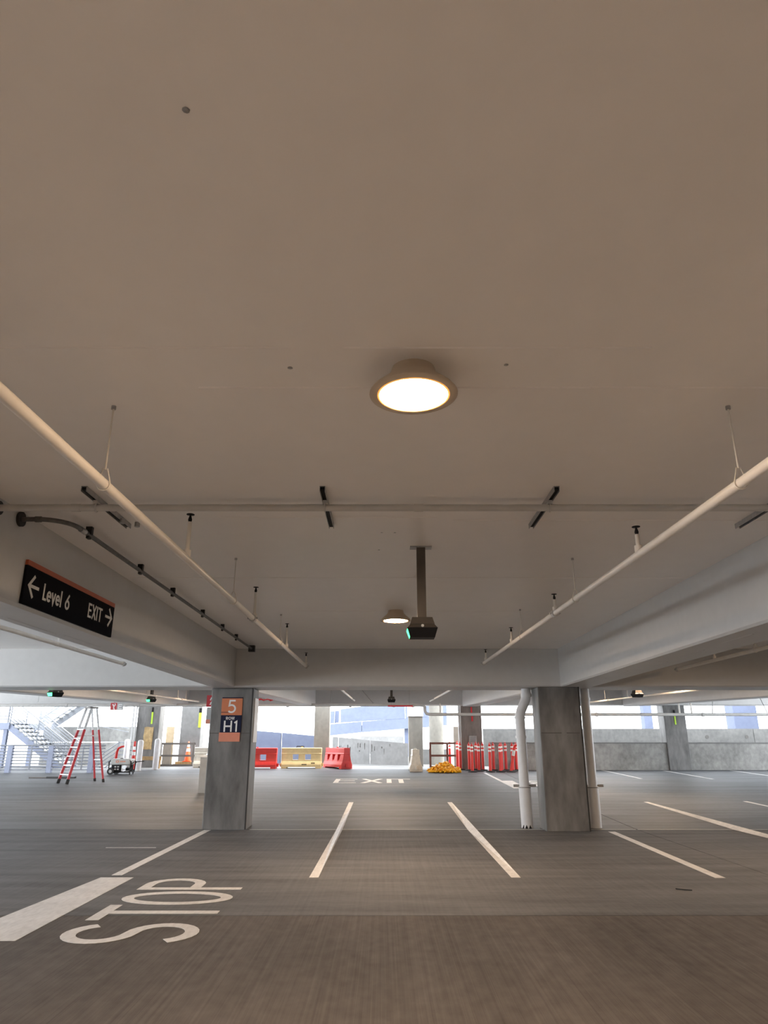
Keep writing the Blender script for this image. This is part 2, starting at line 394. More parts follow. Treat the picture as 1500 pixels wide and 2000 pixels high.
col_stripe = column(-11.55, -10.5, 34.0, 34.7, .3, 7, 'column', 'grey column with brown paper taped to it')
col_pale = column(-10.05, -9.05, 36.0, 36.7, .3, 7, 'wall_pale', 'pale column behind the dark brown railing')
column(19.3, 20.6, 40, 41, .3, 8, 'wall_blue', 'wide bluish column beyond the far wall')
column(14.35, 14.8, 40, 40.6, .3, 8, 'wall_blue', 'narrow bluish column beyond the far wall')
column(20.75, 21.6, 38, 38.7, .3, 8, 'wall_pale', 'pale column at the far end of the wall')
def strip(parent, x, y, z0, z1, w, m, cap=True):
    b = MB().box(x - w / 2, x + w / 2, y - .03, y, z0, z1).build('reflector_strip', m, parent); tag(b, 'fluorescent or red reflector strip' if False else None)
    if cap: MB().box(x - w / 2, x + w / 2, y - .035, y, z1, z1 + .22).build('strip_top', 'black', parent)
strip(col_stripe, -10.86, 34.0, 2.42, 2.95, .07, 'stripe_green')
strip(col_pale, -9.12, 36.0, 2.3, 3.0, .12, 'stripe_green')
strip(col_brown, 3.94, 32.62, 2.86, 3.12, .06, 'stripe_red', False); strip(col_brown, 3.96, 32.62, 2.5, 2.72, .07, 'stripe_red', False)
strip(col_corner, 12.9, 32.2, 2.35, 2.75, .06, 'stripe_green')

# out of the frame: unseen walls added to shape the light, stair side left open
tag(MB().box(12.5, 12.8, -12, 14.4, -.01, 3.43).build('wall_side', 'wall'), 'unseen concrete wall added to darken the right bay', 'wall', kind='structure')
tag(MB().box(XL - .2, XL, -12, 14.4, -.3, 1.1).build('wall_edge', 'wall'), 'unseen concrete parapet added at the stair side edge to cut light', 'wall', kind='structure')
tag(MB().box(XL, 12.8, -12.3, -12, -.01, 3.43).build('wall_rear', 'wall'), 'unseen concrete wall added behind the viewpoint to block light', 'wall', kind='structure')
tag(MB().box(-3.2, 4.2, 36.9, 47, 5.8, 6.2).build('shade_deck', 'paint_beam'), 'unseen deck added outside to shade the pale ramp wall', 'deck', kind='structure')  # added overhead, out of view, to shade the ground and ramp wall

# far walls
w = thing('wall_right', 'low weathered concrete wall closing the far right bay', 'wall', kind='structure')
for x0, x1, mm in ((4.7, 12.42, 'wall'), (13.38, 22, 'wall')):
    MB().box(x0, x1, 32.3, 32.6, .3, 1.55).build('panel', mm, w)
    MB().box(x0 - .0, x1, 32.26, 32.64, 1.55, 1.60).build('coping', 'wall_pale', w)
w = thing('wall_back', 'grey concrete parapet behind the low far wall', 'wall', kind='structure')
for x0, x1 in ((4.9, 8.4), (8.42, 14.2), (14.5, 18.2), (18.22, 24)):
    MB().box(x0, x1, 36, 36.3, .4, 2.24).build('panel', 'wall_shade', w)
MB().box(14.2, 14.5, 35.95, 36.35, .4, 2.24).build('pier', 'column', w)
for x in (15.9, 17.85, 20.3):
    MB().lathe([(0, 0), (.07, 0), (.09, .02)], (0, 0, 0), 10)
    MB().cyl((x, 35.985, 1.86), (x, 36.01, 1.86), .085, n=10).build('tie_hole', 'dark_joint', w)
w = thing('wall_ramp', 'pale sloping ramp wall behind the red and yellow barriers', 'wall', kind='structure')
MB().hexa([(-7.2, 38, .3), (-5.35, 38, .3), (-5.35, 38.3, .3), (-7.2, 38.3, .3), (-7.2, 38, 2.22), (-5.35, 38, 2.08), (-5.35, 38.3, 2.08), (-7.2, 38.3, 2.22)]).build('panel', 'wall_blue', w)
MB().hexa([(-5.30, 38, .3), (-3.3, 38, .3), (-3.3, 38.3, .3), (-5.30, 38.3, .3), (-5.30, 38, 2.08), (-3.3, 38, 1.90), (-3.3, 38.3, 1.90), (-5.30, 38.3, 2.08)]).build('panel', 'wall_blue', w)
pw = [(-2.9, 41.0, 1.90), (-2.55, 40.8, 1.88), (-.75, 39.3, 1.70), (1.25, 37.6, 1.55)]
for k in range(3):
    a, b = pw[k], pw[k + 1]; g = .02
    MB().hexa([(a[0] + g, a[1], .3), (b[0] - g, b[1], .3), (b[0] - g, b[1] + .3, .3), (a[0] + g, a[1] + .3, .3),
               (a[0] + g, a[1], a[2]), (b[0] - g, b[1], b[2]), (b[0] - g, b[1] + .3, b[2]), (a[0] + g, a[1] + .3, a[2])]).build('panel', 'wall_pale', w)
for k in range(16):
    f = random.random(); i = 1 + (f > .5); a, b = pw[i], pw[i + 1]; g = random.random()
    x, y = a[0] + (b[0] - a[0]) * g, a[1] + (b[1] - a[1]) * g
    MB().cyl((x, y - .012, .9 + .7 * random.random()), (x + .01, y + .01, .95 + .6 * random.random()), .012 + .03 * random.random(), n=6).build('pit', 'dark_joint', w)
w = thing('wall_left', 'grey concrete wall beside the outdoor stairs', 'wall', kind='structure')
MB().box(-17.5, -12.3, 37.5, 37.8, .3, 1.60).build('panel', 'wall', w)
MB().box(-17.5, -12.3, 37.5, 37.8, 1.62, 2.36).build('panel', 'wall', w)
w = thing('wall_low', 'pale low wall beside the round cream column', 'wall', kind='structure')
MB().box(2.0, 3.4, 39.2, 39.5, .4, 1.25).build('panel', 'wall_pale', w)
# the concrete ramp of the neighbouring building
rb = thing('ramp_building', 'bluish concrete ramp structure far beyond the barriers', 'building', (0, 60, 0))
def rp(n, x0, x1, b0, b1, t0, t1, y=60., d=.4, m='wall_blue'):
    MB().hexa([(x0, y, b0), (x1, y, b1), (x1, y + d, b1), (x0, y + d, b0), (x0, y, t0), (x1, y, t1), (x1, y + d, t1), (x0, y + d, t0)]).build(n, m, rb)
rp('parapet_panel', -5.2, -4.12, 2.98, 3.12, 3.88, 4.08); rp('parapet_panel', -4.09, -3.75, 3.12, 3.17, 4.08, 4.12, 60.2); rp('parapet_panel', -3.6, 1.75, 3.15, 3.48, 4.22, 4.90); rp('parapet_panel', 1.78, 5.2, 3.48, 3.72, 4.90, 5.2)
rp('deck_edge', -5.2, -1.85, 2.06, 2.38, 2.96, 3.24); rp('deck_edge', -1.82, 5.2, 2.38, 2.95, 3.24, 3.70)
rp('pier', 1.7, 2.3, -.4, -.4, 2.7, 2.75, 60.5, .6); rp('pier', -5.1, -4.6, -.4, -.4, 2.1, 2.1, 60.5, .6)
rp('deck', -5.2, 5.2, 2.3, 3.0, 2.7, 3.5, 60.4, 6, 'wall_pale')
MB().box(-3.4, 2.0, 75, 76, .3, 2.2).build('far_wall', 'wall_pale', rb)

# ================================================================== ROAD MARKINGS
def on_floor_quad(name, pts, label, group=None):
    b = MB(); V = []
    for h in (-.002, .003): V += [(x, y, zf(y) + h) for x, y in pts]
    n = len(pts); b.add(V, [tuple(range(n, 2 * n))] + [(i, (i + 1) % n, n + (i + 1) % n, n + i) for i in range(n)])
    return tag(b.build(name, 'mark'), label, 'road marking', group)
def line_y(x, y0, y1, w, label, x1=None):
    x1 = x if x1 is None else x1; h = w / 2; ys = [y0] + ([14.7] if y0 < 14.7 < y1 else []) + [y1]
    L = [(x - h + (x1 - x) * (y - y0) / (y1 - y0), y) for y in ys]; R = [(p[0] + w, p[1]) for p in L]
    return on_floor_quad('parking_line', R + L[::-1] if False else L[:1] + R[:1] + R[1:] + L[1:][::-1], label)
line_y(-3.39, 9.83, 14.62, .13, 'white parking line running to the foot of the row sign column')
line_y(-.875, 9.67, 19.5, .115, 'white parking line left of the deck centre, nearer the stop lettering', -.85)
line_y(1.645, 9.67, 19.5, .115, 'white parking line right of the deck centre, toward the drain pipes', 1.70)
line_y(4.18, 9.64, 14.35, .13, 'white parking line running to the foot of the drain pipe column', 4.29)
line_y(6.80, 11.0, 19.6, .11, 'long white parking line past the column with drain pipes', 6.82)
line_y(9.50, 14.5, 19.75, .11, 'white parking line cut by the right frame edge', 9.48)
line_y(9.47, 27.4, 32.2, .11, 'white stall line by the far wall, nearest the drain pipe column')
line_y(12.02, 27.2, 31.9, .11, 'white stall line by the far wall, in front of the grey column')
line_y(14.96, 27.0, 32.0, .11, 'white stall line by the far wall, beyond the grey column')
line_y(4.14, 26.5, 30.5, .12, 'white line leading to the red delineator posts')
on_floor_quad('stop_bar', [(-3.74, 6.75), (-3.13, 6.75), (-3.12, 9.67), (-3.53, 9.67)], 'wide white stop bar beside the painted STOP word')
on_floor_quad('stop_bar', [(4.08, 23.5), (4.55, 23.5), (4.55, 26.45), (4.08, 26.45)], 'wide white stop bar behind the right drain pipe column')
on_floor_quad('painted_line', [(-4.45, 12.25), (-3.65, 12.25), (-3.65, 12.28), (-4.45, 12.28)], 'faint short pale line left of the row sign column')
def stop_word(ox, oy, m, label, nrm=(0, 0, 1), u=(0, 1, 0)):
    t = thing('painted_word', label, 'road marking', (ox, oy, zf(oy)))
    for ch, s0, W in (('S', 0, .69), ('T', .81, .65), ('O', 1.47, .68), ('P', 2.25, .68)):
        letter(ch, W, 1.19, .125, Vector((ox, oy, zf(oy) + .001)) + Vector(u) * s0, u, (-1, 0, 0), nrm, m, t)
sl = math.atan(.026); US = (0, math.cos(sl), math.sin(sl)); NS = (0, -math.sin(sl), math.cos(sl))
stop_word(-1.64, 6.66, 'mark', 'large white word STOP painted on the floor beside the stop bar')
stop_word(6.15, 23.5, 'mark', 'far white word STOP painted behind the drain pipes', NS, US)
t = thing('painted_word', 'white word EXIT painted on the floor facing the barriers', 'road marking', (-1.75, 25.5, zf(25.5)))
for ch, s0, W in (('E', 0, .78), ('X', .93, .78), ('I', 1.83, .2), ('T', 2.0, .70)):
    letter(ch, W, 1.75, .17, (-1.75 + s0, 25.5, zf(25.5) + .002), (1, 0, 0), US, NS, 'mark', t)

# ================================================================== CEILING FITTINGS
def make_lamp():
    t = thing('ceiling_light', '', 'ceiling light')
    MB().lathe([(.11, 0), (.116, -.03), (.136, -.058), (.172, -.09), (.21, -.122), (.224, -.140), (.224, -.144), (.200, -.147), (.178, -.149), (.173, -.149), (.172, -.132)], n=40).build('casing', 'lamp_body', t)
    MB().lathe([(.172, -.138), (.1715, -.1455), (.10, -.147), (.0001, -.147)], n=40).build('lens', 'lens', t)
    MB().lathe([(.1735, -.1478), (.1745, -.1505), (.183, -.1505), (.185, -.1480)], n=40).build('glow_ring', 'glow_ring', t)
    return t
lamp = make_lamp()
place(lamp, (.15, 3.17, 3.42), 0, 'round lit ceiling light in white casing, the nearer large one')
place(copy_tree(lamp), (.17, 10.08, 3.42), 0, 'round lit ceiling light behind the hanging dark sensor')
G = 'ceiling lights added out of sight to light the deck'  # unseen lights added to brighten floor and ceiling
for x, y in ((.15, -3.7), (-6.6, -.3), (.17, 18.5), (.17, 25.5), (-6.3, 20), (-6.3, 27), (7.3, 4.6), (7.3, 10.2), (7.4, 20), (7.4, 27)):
    place(copy_tree(lamp), (x, y, zc(y)), 0, 'unseen round ceiling light added to light the deck', G)

def make_sensor(stem, led=True):
    t = thing('parking_sensor', '', 'sensor')
    MB().box(-.105, .105, -.05, .05, -.012, 0).build('mounting_plate', 'galv', t)
    MB().box(-.042, .042, -.035, .035, -stem, -.012).build('stem', 'bronze', t)
    def fr(z0, a0, b0, z1, a1, b1, n, m):
        MB().hexa([(-a0, -b0, z0), (a0, -b0, z0), (a0, b0, z0), (-a0, b0, z0), (-a1, -b1, z1), (a1, -b1, z1), (a1, b1, z1), (-a1, b1, z1)]).build(n, m, t)
    fr(-stem - .065, .115, .085, -stem, .095, .07, 'top_cover', 'bronze')
    fr(-stem - .10, .138, .10, -stem - .068, .112, .085, 'flange', 'bronze')
    fr(-stem - .19, .115, .075, -stem - .102, .142, .105, 'housing', 'black')
    zt, zb = -stem - .112, -stem - .183
    if led: MB().hexa([(-.121, -.072, zb), (-.117, -.072, zb), (-.117, .072, zb), (-.121, .072, zb), (-.145, -.09, zt), (-.136, -.09, zt), (-.136, .09, zt), (-.145, .09, zt)]).build('status_light', 'green_led', t)
    MB().cyl((0, -.108, -stem - .085), (0, -.095, -stem - .085), .014, n=10).build('camera_eye', 'sign_text', t)
    return t
place(make_sensor(.70), (.36, 6.6, 3.42), 0, 'dark parking sensor on a long stem below the near slab')
place(make_sensor(.58, False), (.26, 25.0, zc(25.0)), 0, 'small dark parking sensor seen beneath the cross beam, centre bay')
place(make_sensor(.58, False), (7.05, 20.0, zc(20.0)), .3, 'small parking sensor hanging in front of the far right wall')
place(make_sensor(.70), (-7.32, 16.0, zc(16.0)), 1.0, 'parking sensor with green light nearest the outdoor stairs')
place(make_sensor(.58), (-7.95, 24.6, zc(24.6)), 1.0, 'parking sensor with green light in front of the papered column')

def hanger(parent, x, y, z, ztop, r):
    h = MB().cyl((x, y, z + r + .055), (x, y, ztop), .0055, n=6).build('hanger_rod', 'pipe_white', parent)
    R = r + .006
    pts = [(x + R * math.cos(a), y, z + R * math.sin(a)) for a in [math.radians(d) for d in range(-215, 36, 18)]]
    MB().tube(pts + [(x + .012, y, z + r + .06), (x - .012, y, z + r + .06)], .004, 6, True).build('ring', 'pipe_white', h)
    MB().cyl((x, y, ztop - .02), (x, y, ztop), .014, n=8).build('anchor', 'galv', h)
def sprinkler(parent, x, y, z, ztop):
    s = MB().cyl((x, y, z), (x, y, ztop - .07), .017, n=10).build('sprinkler_riser', 'pipe_white', parent)
    MB().cyl((x, y, z - .01), (x, y, z + .045), .03, n=10).build('fitting', 'pipe_white', s)
    MB().lathe([(.012, -.07), (.016, -.05), (.008, -.02), (.004, -.012), (.032, -.010), (.032, -.006), (.0, -.002)], (x, y, ztop), 12).build('sprinkler_head', 'black', s)
def sprinkler_pipe(x, y0, y1, z0, z1, r, rods, heads, label, couplings=(), mat='pipe_white'):
    t = thing('sprinkler_pipe', label, 'pipe', (x, y0, z0))
    def z(y): return z0 + (z1 - z0) * (y - y0) / (y1 - y0)
    MB().cyl((x, y0, z0), (x, y1, z1), r, n=16).build('pipe_run', mat, t)
    for y in rods: hanger(t, x, y, z(y), zc(y), r)
    for y, zt in heads: sprinkler(t, x, y, z(y) + r * .8, zt)
    for y in couplings:
        c = MB().cyl((x, y - .04, z(y)), (x, y + .04, z(y)), r + .014, n=14).build('coupling', 'pipe_grey', t)
        MB().bar((x - r - .03, y, z(y)), (x + r + .03, y, z(y)), .05, .016).build('coupling_bolt', 'galv', c)
    return t
sprinkler_pipe(-1.54, -4, 14.05, 2.885, 3.03, .030, (3.58, 7.03, 10.38), ((5.27, 3.33), (8.24, 3.38), (11.08, 3.40), (13.96, 3.29)),
               'white sprinkler pipe running overhead past the Level 6 sign', (8.15, 13.98))
sprinkler_pipe(1.96, -4, 14.0, 2.86, 3.08, .030, (3.58, 7.03, 9.96), ((5.18, 3.20), (7.92, 3.23), (10.77, 3.29), (13.6, 3.31)),
               'white sprinkler pipe running overhead on the drain pipe side', (7.95, 13.9))
sprinkler_pipe(-4.75, 5, 13.0, 2.95, 2.96, .030, (7.0, 10.2), (), 'pale sprinkler pipe beneath the slab beyond the Level 6 sign beam', (12.9,))
sprinkler_pipe(5.75, 6, 14.0, 2.95, 2.96, .030, (10.9,), ((12.3, 3.3),), 'sprinkler pipe under the shaded slab beyond the right beam', (13.9,))
sprinkler_pipe(-7.6, 16, 29.6, 2.90, 3.19, .030, (18.5, 23.0, 27.6), ((20.2, 3.40), (26.5, 3.55)), 'white sprinkler pipe crossing above the generator', (29.5, 27.0), 'pipe_white')
sprinkler_pipe(8.3, 16, 29.3, 2.86, 3.14, .030, (19.0, 23.5, 27.0), ((24.5, 3.4),), 'white sprinkler pipe above the small right bay sensor', (26.6,), 'pipe_white')
sprinkler_pipe(-1.22, 16, 29.8, 2.93, 3.24, .030, (22.0,), (), 'short white sprinkler pipe above the red and yellow barriers', (27.6,))
sprinkler_pipe(1.90, 16, 29.8, 2.93, 3.22, .030, (24.0,), (), 'short white sprinkler pipe above the white barrier end', (27.0,))

# far main with its step down
t = thing('sprinkler_main', 'long pale water main crossing the far openings with a step down', 'pipe', (0, 30, 2.9))
MB().tube([(-21, 30, 3.06), (1.50, 30, 3.08), (1.64, 30, 3.06), (1.69, 30, 2.99), (1.70, 30, 2.84), (1.76, 30, 2.73), (1.90, 30, 2.70), (20, 30, 2.69)], .062, 12).build('pipe_run', 'pipe_grey', t)
for x in (-13.2, -10.2, -7.6, -4.0, -1.4, .4, 1.2, 8.8, 13.2):
    MB().cyl((x - .05, 30, 3.07 if x < 1.5 else 2.69), (x + .05, 30, 3.07 if x < 1.5 else 2.69), .085, n=12).build('coupling', 'pipe_grey', t)
for x in (-14.4, -11.2, -5.0, -2.2):
    MB().cyl((x, 30, 3.2), (x, 30, zc(30)), .012, n=6).build('hanger_rod', 'galv', t)
for x, dx, dy in ((-17.0, -.35, 1.2), (-10.1, .65, 0), (13.6, .75, 1.3), (15.9, .2, 1.0), (-.4, -.55, 0)):
    zz = 3.10 if x < 1.5 else 2.7
    MB().cyl((x, 30, zz), (x + dx, 30 + dy, zc(30) - .1), .02, n=6).build('sway_brace', 'galv', t)
for x, z0 in ((2.33, 2.69), (8.35, 2.69), (12.25, 2.69), (12.75, 2.69), (19.4, 2.69), (5.75, 2.69)):
    MB().cyl((x, 30, z0), (x, 30, z0 + .45), .035, n=8).build('drop_pipe', 'pipe_white', t)

t = thing('clearance_bar', 'thin red bar hanging by the main, left of its step down', 'bar', (.68, 29.86, 3.03))
MB().cyl((.16, 29.86, 3.03), (1.19, 29.86, 3.03), .03, n=10).build('bar', 'stripe_red', t)
for x in (.3, 1.05): MB().cyl((x, 29.86, 3.05), (x, 29.86, zc(29.86)), .006, n=6).build('hanger', 'galv', t)
t = thing('red_bar', 'crumpled red bar by the main, seen beside the row sign column', 'bar', (-5.1, 29.86, 3.25))
MB().tube([(-5.6 + .1 * k, 29.85 + .015 * (k % 2), 3.265 + .02 * ((k * 7) % 3)) for k in range(11)], [.05, .06, .04, .055, .045, .03, .03, .02, .03, .05, .03], 8).build('bar', 'stripe_red', t)
for x in (-5.5, -4.7): MB().cyl((x, 29.86, 3.28), (x, 29.86, zc(29.86)), .006, n=6).build('hanger', 'galv', t)

# cross pipe with strut channels
cp = thing('cross_pipe', 'grey pipe crossing under the slab between both beams', 'pipe', (0, 5.14, 3.33))
MB().cyl((-3.0, 5.14, 3.335), (3.54, 5.14, 3.335), .027, n=16).build('pipe_run', 'pipe_grey', cp)
for x in (-2.40, .27): MB().cyl((x - .035, 5.14, 3.335), (x + .035, 5.14, 3.335), .031, n=16).build('coupling', 'pipe_grey', cp)
MB().cyl((-3.008, 5.14, 3.335), (-2.99, 5.14, 3.335), .055, n=16).build('wall_flange', 'black_iron', cp)
for x in (-2.24, -.46, 1.29, 3.10):
    s = MB()
    s.box(x - .021, x + .021, 4.88, 5.84, 3.414, 3.42).box(x - .021, x - .017, 4.88, 5.84, 3.378, 3.414).box(x + .017, x + .021, 4.88, 5.84, 3.378, 3.414)
    s = s.build('strut_channel', 'galv', cp)
    MB().box(x - .0165, x + .0165, 4.885, 5.835, 3.392, 3.413).build('channel_slot', 'black', s)
    s2 = MB().tube([(x + .0, 5.14 + .032 * math.cos(a), 3.335 + .032 * math.sin(a)) for a in [2 * PI * i / 14 for i in range(14)]], .006, 6, True).build('pipe_clamp', 'pipe_grey', s)
    MB().box(x - .018, x + .018, 5.10, 5.18, 3.36, 3.385).build('saddle', 'pipe_grey', s)
for x, y in ((-2.19, 5.56), (-2.10, 5.66)):
    MB().cyl((x, y, 3.34), (x, y, 3.38), .022, n=10).build('channel_nut', 'galv', cp)

# dark conduit on the left beam
cn = thing('conduit', 'dark metal conduit bending along the top of the left beam', 'conduit', (-3.0, 5.48, 3.35))
bend = [(-3.0, 5.48, 3.35), (-2.86, 5.48, 3.35)] + [(-2.86 + .24 * math.sin(a), 5.72 - .24 * math.cos(a), 3.35) for a in [PI / 2 * i / 8 for i in range(1, 9)]] + [(-2.62, 5.9, 3.35), (-2.60, 13.8, 3.35)]
MB().tube(bend, .020, 10).build('tube', 'conduit', cn)
MB().lathe([(.0, 0), (.058, 0), (.058, .018), (.03, .03), (.0, .032)], n=20)
MB().cyl((-3.008, 5.48, 3.35), (-2.985, 5.48, 3.35), .062, n=20).build('wall_flange', 'black_iron', cn)
MB().cyl((-2.88, 5.48, 3.35), (-2.83, 5.48, 3.35), .025, n=12).build('coupling', 'conduit', cn)
MB().cyl((-2.622, 5.76, 3.35), (-2.62, 5.85, 3.35), .025, n=12).build('coupling', 'galv', cn)
for y in (5.93, 7.3, 8.5, 10.0, 11.3, 12.4):
    c = MB().box(-2.645, -2.59, y - .02, y + .02, 3.35, 3.42).build('clip', 'black_iron', cn)
    MB().box(-2.632, -2.606, y - .026, y + .026, 3.312, 3.335).build('clip_bolt', 'black_iron', c)
MB().box(-2.66, -2.54, 13.8, 13.9, 3.29, 3.41).build('junction_box', 'black_iron', cn)

# ================================================================== SIGNS
sg = thing('direction_sign', 'black overhead sign reading Level 6 and EXIT with arrows', 'sign', (-3.0, 6.67, 2.69))
MB().box(-3.008, -2.985, 5.68, 7.66, 2.69, 3.015).build('board', 'sign_black', sg)
MB().box(-3.008, -2.984, 5.68, 7.66, 3.017, 3.06).build('top_strip', 'sign_orange_strip', sg)
def row(parent, items, H, t, o, u, v, nrm, m, d=.003):
    for ch, s0, W, hh in items: letter(ch, W, hh * H, t, Vector(o) + Vector(u) * s0, u, v, nrm, m, parent, d, 'arrow' if ch in '<>' else 'letter')
ux, vz, nx = (0, 1, 0), (0, 0, 1), (1, 0, 0)
letter('<', .19, .185, .027, (-2.985, 5.735, 2.763), ux, vz, nx, 'sign_text', sg, .003, 'arrow')
letter('>', .19, .185, .027, (-2.985, 7.425, 2.793), ux, vz, nx, 'sign_text', sg, .003, 'arrow')
row(sg, (('L', 0, .066, 1), ('e', .072, .084, .68), ('v', .160, .082, .68), ('e', .246, .084, .68), ('l', .336, .03, 1.02), ('6', .442, .092, 1)), .145, .021, (-2.985, 6.01, 2.782), ux, vz, nx, 'sign_text')
row(sg, (('E', 0, .08, 1), ('X', .095, .105, 1), ('I', .212, .025, 1), ('T', .255, .10, 1)), .145, .021, (-2.985, 6.98, 2.798), ux, vz, nx, 'sign_text')

rs = thing('row_sign', 'orange and navy column sign reading 5 ROW H1', 'sign', (-3.09, 14.715, 1.62))
yS = 14.70
MB().box(-3.30, -2.88, yS, 14.722, 2.455, 2.475).build('top_strip', 'sign_navy', rs)
MB().box(-3.305, -2.885, yS, 14.722, 2.125, 2.455).build('orange_panel', 'sign_orange', rs)
MB().box(-3.305, -3.16, yS - .001, 14.722, 2.175, 2.187).build('navy_rule', 'sign_navy', rs)
MB().box(-3.305, -2.885, yS, 14.722, 1.79, 2.123).build('navy_panel', 'sign_navy', rs)
MB().box(-3.32, -2.90, yS, 14.722, 1.615, 1.788).build('salmon_panel', 'sign_salmon', rs)
uX, nY = (1, 0, 0), (0, -1, 0)
letter('5', .165, .26, .034, (-3.175, yS, 2.165), uX, vz, nY, 'white_print', rs)
row(rs, (('R', 0, .042, 1), ('O', .050, .056, 1), ('W', .110, .066, 1)), .058, .011, (-3.20, yS, 2.035), uX, vz, nY, 'white_print')
row(rs, (('H', 0, .165, 1), ('1', .195, .075, 1)), .215, .032, (-3.235, yS, 1.802), uX, vz, nY, 'white_print')
tag(MB().box(-2.672, -2.655, 14.86, 15.28, 1.60, 2.47).build('side_plate', 'white_print'), 'white plate on the side of the row sign column', 'plate')
fs = thing('flag_sign', 'small red flag sign sticking out from the row sign column', 'sign', (-3.6, 15.0, 2.3))
MB().box(-3.69, -3.525, 14.99, 15.01, 2.30, 2.535).build('red_plate', 'sign_red', fs)
for z0 in (2.34, 2.43): MB().ribbon([(0, 0), (.02, .05), (.045, .055)], .02, (-3.615, 14.99, z0), uX, vz, nY, .002).build('white_mark', 'white_print', fs)
MB().box(-3.675, -3.53, 14.99, 15.01, 2.05, 2.295).build('grey_plate', 'sign_grey', fs)
MB().box(-3.68, -3.53, 14.988, 15.01, 1.965, 2.05).build('pink_plate', 'sign_salmon', fs)
hs = thing('hanging_sign', 'red and grey hanging sign above the generator', 'sign', (-10.7, 29, 2.83))
MB().box(-10.98, -10.72, 28.99, 29.01, 2.83, 3.11).build('red_panel', 'sign_red', hs)
MB().box(-10.72, -10.47, 28.99, 29.01, 2.83, 3.11).build('grey_panel', 'sign_grey', hs)
MB().ribbon([(0, .2), (.05, .12), (.06, .02), (.10, 0)], .045, (-10.90, 28.99, 2.86), uX, vz, nY, .004).ribbon([(.055, .10), (.11, .17), (.09, .22)], .035, (-10.90, 28.99, 2.86), uX, vz, nY, .005).build('white_symbol', 'white_print', hs)
letter('E', .15, .2, .035, (-10.67, 28.99, 2.865), uX, vz, nY, 'white_print', hs)
MB().cyl((-10.85, 29, 3.11), (-10.85, 29, zc(29)), .012, n=6).cyl((-10.6, 29, 3.11), (-10.6, 29, zc(29)), .012, n=6).build('hanger', 'galv', hs)

# ================================================================== DRAIN PIPES
def clamp(t, x, y, z, r, x0, x1):
    c = MB().tube([(x + r * math.cos(a), y + r * math.sin(a), z) for a in [2 * PI * i / 18 for i in range(18)]], .012, 6, True).build('clamp', 'galv', t)
    MB().box(x0, x1, y + .03, y + .07, z + .0, z + .05).build('strut', 'galv', c)
dp = thing('drain_pipe', 'white drain pipe with an offset bend beside the column', 'pipe', (2.825, 14.95, 0))
MB().tube([(2.81, 14.95, .70), (2.80, 14.95, 2.02), (2.80, 14.95, 2.12), (2.83, 14.95, 2.22), (2.90, 14.95, 2.36), (2.94, 14.95, 2.45), (2.955, 14.95, 2.53), (2.955, 14.95, BB)], .098, 20).build('pipe_run', 'pvc', dp)
MB().cyl((2.825, 14.95, 0), (2.81, 14.95, .76), .118, n=24).build('sleeve', 'pvc', dp)
for z in (1.68, 2.06): MB().cyl((2.80, 14.95, z), (2.80, 14.95, z + .05), .112, n=24).build('collar', 'pvc', dp)
MB().cyl((2.955, 14.95, 2.5), (2.955, 14.95, 2.56), .11, n=24).build('collar', 'pvc', dp)
clamp(dp, 2.81, 14.95, .75, .115, 2.60, 3.05)
for k, a in enumerate((-2.4, -1.9, -1.3)):
    MB().prism([(2.825 + .119 * math.cos(a) - .03, .0), (2.825 + .119 * math.cos(a) + .03, .0), (2.825 + .119 * math.cos(a), .07)], 'y', 14.95 + .119 * math.sin(a) - .004, 14.95 + .119 * math.sin(a) + .01).build('torn_edge', 'black', dp)
dp = thing('drain_pipe', 'white drain pipe running straight down, on the outer side of the column', 'pipe', (4.18, 14.95, 0))
MB().cyl((4.17, 14.95, .7), (4.17, 14.95, BB), .095, n=20).build('pipe_run', 'pvc', dp)
MB().cyl((4.17, 14.95, 0), (4.17, 14.95, .76), .115, n=24).build('sleeve', 'pvc', dp)
MB().cyl((4.17, 14.95, 2.42), (4.17, 14.95, 2.48), .108, n=24).build('collar', 'pvc', dp)
clamp(dp, 4.17, 14.95, .75, .113, 4.0, 4.40)
cb = thing('utility_cabinet', 'grey cabinet standing behind the row sign column', 'cabinet', (-5.05, 22.2, zf(22.2)))
MB().box(-5.46, -4.6, 21.97, 22.5, zf(22) - .01, 1.18).build('body', 'cabinet', cb)
MB().box(-5.48, -4.58, 21.95, 22.52, 1.18, 1.24).build('lid', 'cabinet_top', cb)
MB().box(-5.35, -4.7, 21.955, 21.975, .35, 1.08).build('door', 'cabinet', cb)

